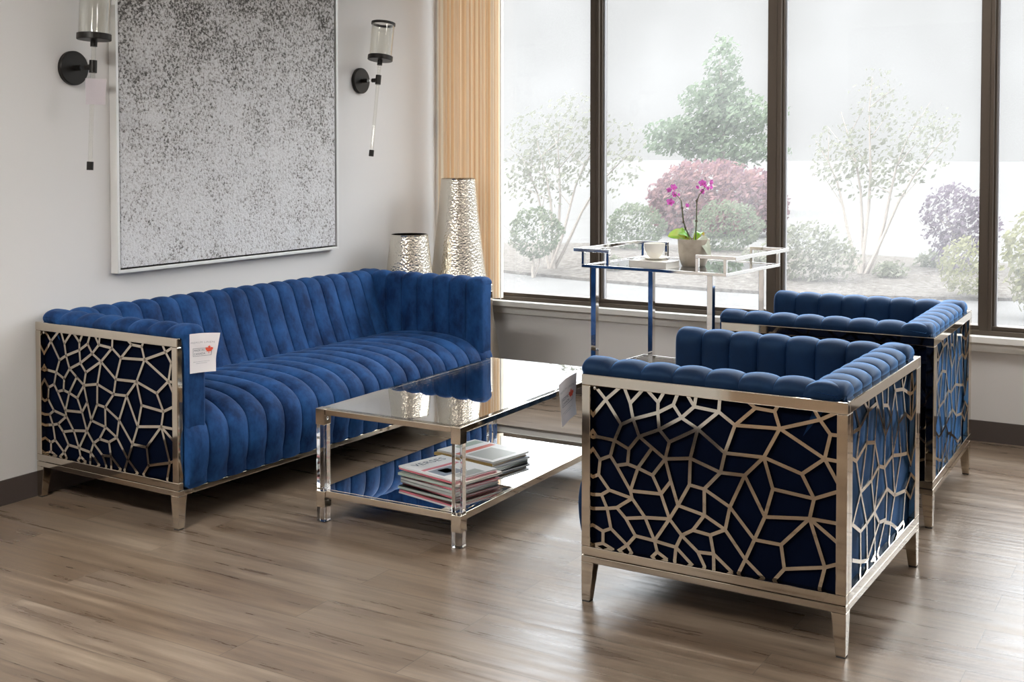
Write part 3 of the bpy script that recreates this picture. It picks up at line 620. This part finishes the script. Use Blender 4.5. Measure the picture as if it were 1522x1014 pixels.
t = thing('potted_orchid', 'pink moth orchid in a beige clay pot on the cart', 'potted plant', (1.866, -.795, TZ))
b = MB(); b.lathe([(0, 0), (.048, 0), (.052, .003), (.060, .025), (.066, .060), (.0685, .105), (.0685, .118), (.0640, .118), (.063, .100), (0, .098)], 56); obj('pot', b, 'clay_pot', t, smooth=45)
b = MB(); b.lathe([(.0635, .100), (.04, .106), (0, .108)], 32); obj('soil', b, 'soil', t, smooth=60)
def strap_leaf(az, ln, rise, droop, wd, m_, roll=0, base_r=.012):
    b = MB(); vs = []; n = 14; k = 6
    for i in range(n + 1):
        f = i / n; r_ = base_r + ln * f * (1 - .12 * f * droop); z_ = .104 + rise * sin(min(1, f * 1.5) * pi / 2) - droop * .10 * f ** 2.2
        wl = wd * (sin(pi * min(1, .12 + f * .88)) ** .6) * (1 if f < 1 else .05)
        for j in range(k + 1):
            q = j / k - .5; vs.append((cos(az)*r_ - sin(az)*q*wl*cos(roll), sin(az)*r_ + cos(az)*q*wl*cos(roll), z_ + q*wl*sin(roll) + abs(q) * wl * .3))
    o_ = len(vs); vs += [(x, y, z_ - .0016) for x, y, z_ in vs]
    fs = [(i*(k+1)+j, i*(k+1)+j+1, (i+1)*(k+1)+j+1, (i+1)*(k+1)+j) for i in range(n) for j in range(k)]
    fs += [tuple(o_ + q for q in f[::-1]) for f in fs]
    b.add(vs, fs); obj('leaf', b, m_, t, smooth=60)
strap_leaf(radians(208), .100, .030, .05, .058, 'orchid_leaf', radians(-50))
strap_leaf(radians(225), .060, .042, .05, .050, 'orchid_leaf', radians(-42))
strap_leaf(radians(-22), .098, .022, .85, .050, 'orchid_leaf_pale', radians(35))
strap_leaf(radians(75), .06, .045, .2, .040, 'orchid_leaf')
def rel(x, z_, y=0): return (x, y, z_)
CX = Vector((cos(radians(30.5)), sin(radians(30.5)), 0))       # the flower spikes fan out sideways
def sp(a, z_, dp=0): v = CX * a + Vector((-CX.y, CX.x, 0)) * dp; return (v.x, v.y, z_)
st1 = [sp(-.012, .10), sp(-.046, .195), sp(-.051, .25), sp(-.055, .283), sp(-.068, .300), sp(-.088, .318)]
st2 = [sp(.007, .10), sp(.012, .205), sp(.012, .260), sp(.014, .285), sp(.026, .312), sp(.048, .340)]
for s_ in (st1, st2): b = MB(); b.tube(s_, [.0030, .0028, .0026, .0022, .0017, .0012], 8); obj('flower_stem', b, 'orchid_stem', t, smooth=60)
for a_, b_ in ((sp(-.030, .10, .004), sp(-.051, .262, .004)), (sp(.010, .10, .004), sp(.013, .290, .004)), (sp(-.002, .10), sp(-.040, .175))): b = MB(); b.tube([a_, b_], .0018, 6); obj('support_stake', b, 'stake', t, smooth=60)
for p_ in (sp(-.045, .19, .002), sp(.012, .195, .002), sp(.0125, .282, .002), sp(-.051, .252, .002)): b = MB(); b.lathe([(0, -.004), (.006, -.004), (.006, .004), (0, .004)], 10); obj('clip', b, 'stake', t, smooth=40, loc=p_)
def flower(c, face, size, roll=0):
    c = Vector(c); f = Vector(face).normalized(); u = f.cross(Vector((0, 0, 1))).normalized(); v = u.cross(f); b = MB(); b.cur = 0
    for k, (ang, ln, wd) in enumerate(((90, 1, .62), (162, 1.05, .95), (18, 1.05, .95), (232, .95, .6), (308, .95, .6))):
        a = radians(ang + roll); d = u*cos(a) + v*sin(a); s2 = f.cross(d); pts = []
        for q in range(12):
            th = 2*pi*q/12; pts.append(c + d*(size*ln*(.52 + .48*cos(th))) + s2*(size*wd*.5*sin(th)) + f*(size*.25*(.5 + .5*cos(th))**2 - .001*(k % 2)))
        b.poly(pts)
    b.cur = 1; d = -v
    for sgn in (-1, 0, 1):
        pts = [c + f*size*.12 + (d*cos(sgn*.8) + u*sin(sgn*.8))*size*.5*(.5 + .5*cos(2*pi*q/8)) + (u*cos(sgn*.8) - d*sin(sgn*.8))*size*.16*sin(2*pi*q/8) + f*size*.35*(.5 + .5*cos(2*pi*q/8)) for q in range(8)]
        b.poly(pts)
    fl = obj('flower', b, 'orchid_pink', t, mats=['orchid_pink', 'orchid_deep'])
    return fl
CAMD = Vector((.50, -.86, .05))
for a_, z_, s_, r_, fx in ((-.106, .328, .013, 0, -.7), (-.088, .340, .016, 20, .2), (-.086, .310, .014, 50, .4), (-.101, .276, .018, 15, -.2), (-.066, .308, .008, 10, .6), (-.028, .262, .010, 30, .2),
                      (.036, .358, .017, 0, .0), (.016, .340, .009, 40, -.7), (.036, .322, .012, 70, .1), (.059, .336, .010, 10, .6), (.074, .362, .012, 100, .5), (.074, .340, .012, 20, .8), (.048, .348, .010, 60, .1)):
    flower(sp(a_, z_, .004), CAMD + CX*fx, s_, r_)

# ------------------------------------------------------------------ outside: paving, planting bed, shrubs and trees
b = MB(); b.box(-60, 60, .121, 140, -.30, -.03); struct(obj('ground', b, 'concrete_path'))
b = MB(); pts = []
for i in range(48):
    a = 2*pi*i/48; rx = 5.2 + .35*sin(3*a) + .25*sin(7*a + 1); ry = 2.2 + .22*sin(4*a + .5)
    pts.append((-1.0 + rx*cos(a), 7.35 + ry*sin(a) - .12*(rx*cos(a))*.0, .0))
vs = pts + [(x, y, -.029) for x, y, _ in pts] + [(-1, 7.35, .05)]
b.add(vs, [(i, (i+1) % 48, (i+1) % 48 + 48, i + 48) for i in range(48)] + [(96, i, (i+1) % 48) for i in range(48)]); o = obj('ground_mulch', b, 'mulch', smooth=60); struct(o)

def foliage(name, parent, blobs, n, size, m_, hollow=.55):
    b = MB(); tot = sum(r[0]*r[1]*r[2] for _, r in blobs)
    for c, r in blobs:
        for i in range(int(n * r[0]*r[1]*r[2] / tot) + 1):
            d = Vector((random.gauss(0,1), random.gauss(0,1), random.gauss(0,1))).normalized(); q = hollow + (1 - hollow) * random.random() ** .6
            q *= 1 + .16 * noise.noise(Vector(d) * 2.3 + Vector(c))
            p = Vector(c) + Vector((d.x*r[0]*q, d.y*r[1]*q, d.z*r[2]*q))
            if p.z < .03: continue
            a = Vector((random.gauss(0,1), random.gauss(0,1), random.gauss(0,1))).normalized(); u = a.orthogonal().normalized(); v = a.cross(u); s = size * random.uniform(.6, 1.35)
            b.add([p + u*s, p + v*s*.5, p - u*s, p - v*s*.5], [(0, 1, 2, 3)])
    return obj(name, b, m_, parent)
def branchy(parent, base, tips, r0, wob=.08):
    for tp in tips:
        p0 = Vector((0, 0, 0)) + Vector((random.uniform(-.05, .05), random.uniform(-.05, .05), -.03)); p1 = Vector(tp); pts = []
        for i in range(7):
            f = i/6; q = p0.lerp(p1, f); q.x += wob * sin(f*5 + tp[0]*3) * f; q.z += .12 * p1.z * (f - f*f); pts.append(q)
        b = MB(); b.tube(pts, [r0 * (1 - .8*i/6) for i in range(7)], 6)
        for k in (3, 4, 5):
            d = Vector((random.uniform(-.4, .4), random.uniform(-.3, .3), random.uniform(.15, .4))); b.tube([pts[k], pts[k] + d*.5, pts[k] + d], [r0*.32, r0*.2, r0*.08], 5)
        obj('stem', b, 'bark', parent, smooth=60)
def tree(name, label, cat, base, blobs, n, size, m_, tips=None, r0=.03, group=None, hollow=.55):
    t = thing(name, label, cat, base, 0, group); foliage('foliage', t, blobs, n, size, m_, hollow)
    if tips: branchy(t, base, tips, r0)
    return t
tree('small_tree', 'pale multi-stemmed small tree outside the leftmost pane', 'tree', (-2.4, 5.8, 0), [((-.30,0,1.35),(.30,.35,.45)), ((.18,.1,1.55),(.40,.4,.42)), ((-.05,0,1.05),(.50,.4,.35)), ((.62,.1,1.25),(.40,.35,.45)), ((-.42,0,.95),(.22,.3,.3))], 1500, .030, 'leaf_pale', [(-.35,0,1.2),(.1,.05,1.6),(.45,.1,1.35),(.7,.1,1.2),(-.1,-.1,1.45)], .022, 'trees in the garden', .2)
tree('small_tree', 'thin bare-branched small tree outside the pane behind the far armchair', 'tree', (.69, 6.83, 0), [((.1,0,1.75),(.30,.3,.40)), ((-.25,0,1.25),(.40,.4,.35)), ((.45,.1,1.35),(.42,.4,.40)), ((.05,0,1.05),(.55,.4,.28)), ((.7,0,1.55),(.25,.3,.2))], 1150, .030, 'leaf_pale', [(-.5,0,1.4),(-.2,.05,1.7),(.12,0,2.05),(.5,.1,1.65),(.75,.1,1.5)], .024, 'trees in the garden', .15)
tree('conifer_tree', 'tall feathery green tree behind the red barberry', 'tree', (-5.05, 18, 0), [((0,0,3.0),(.40,.4,.75)), ((-.15,0,2.35),(.80,.7,.50)), ((.35,0,2.0),(1.0,.8,.40)), ((-.75,0,1.75),(.95,.8,.30)), ((.2,0,1.35),(1.25,.9,.40)), ((-1.1,0,1.45),(.7,.7,.28))], 5200, .065, 'leaf_green', [(0,0,3.2)], .07, 'trees in the garden', .25)
tree('barberry_bush', 'wide domed red-purple barberry bush outside, behind the orchid', 'bush', (-2.95, 12, 0), [((0,0,.50),(1.08,.9,.64)), ((-.55,0,.4),(.55,.6,.45)), ((.6,0,.45),(.6,.6,.5))], 9000, .046, 'leaf_barberry', None, group='bushes in the garden', hollow=.6)
tree('round_bush', 'round clipped green bush outside, left of the orchid', 'bush', (-2.67, 8.5, 0), [((0,0,.30),(.38,.38,.31))], 1900, .026, 'leaf_round', None, group='bushes in the garden', hollow=.75)
tree('round_bush', 'round pale green bush outside, right of the orchid pot', 'bush', (-1.54, 8.8, 0), [((0,0,.33),(.45,.42,.33))], 2200, .026, 'leaf_round', None, group='bushes in the garden', hollow=.75)
tree('round_bush', 'round olive bush at the foot of the leftmost small tree', 'bush', (-2.30, 5.2, 0), [((0,0,.44),(.29,.25,.26))], 1400, .022, 'leaf_round', [(-.1,0,.4),(.1,0,.4)], .014, group='bushes in the garden', hollow=.75)
tree('loose_bush', 'loose pale bush outside, just right of the middle mullion', 'bush', (.37, 5.95, 0), [((0,0,.31),(.34,.26,.30)), ((.22,.05,.24),(.26,.24,.22)), ((-.24,.05,.29),(.26,.24,.26))], 1500, .028, 'leaf_pale', None, group='bushes in the garden', hollow=.5)
tree('purple_bush', 'dark purple-leaved bush outside, left of the rightmost mullion', 'bush', (1.40, 7.6, 0), [((0,0,.58),(.33,.33,.37)), ((.05,0,.25),(.26,.3,.26)), ((.25,0,.5),(.25,.3,.3))], 1700, .030, 'leaf_purple', [(0,0,.7),(.1,0,.6)], .015, group='bushes in the garden', hollow=.5)
tree('yellow_bush', 'pale yellow-green bush outside, below the purple one', 'bush', (1.93, 5.5, 0), [((0,0,.27),(.26,.26,.27))], 1000, .024, 'leaf_yellow', None, group='bushes in the garden', hollow=.6)
tree('leafy_bush', 'bright leafy green bush outside the rightmost pane', 'bush', (2.62, 4.5, 0), [((0,0,.50),(.30,.3,.36)), ((.1,0,.22),(.32,.3,.24))], 1500, .032, 'leaf_yellow', None, group='bushes in the garden', hollow=.5)
for i, (x, y, s_, lab) in enumerate([(-1.75, 5.9, .16, 'small straw-coloured grass tuft right of the leftmost tree'), (1.0, 6.6, .18, 'small grass tuft at the foot of the thin tree'), (-.6, 7.2, .2, 'low grass tuft seen through the legs of the cart'), (1.15, 7.9, .2, 'low leafy tuft between the thin tree and purple bush')]):
    tree('grass_tuft', lab, 'grass', (x, y, 0), [((0,0,s_*.5),(s_,s_,s_*.6))], 260, .03, 'leaf_pale', None, group='low tufts in the planting bed', hollow=.2)
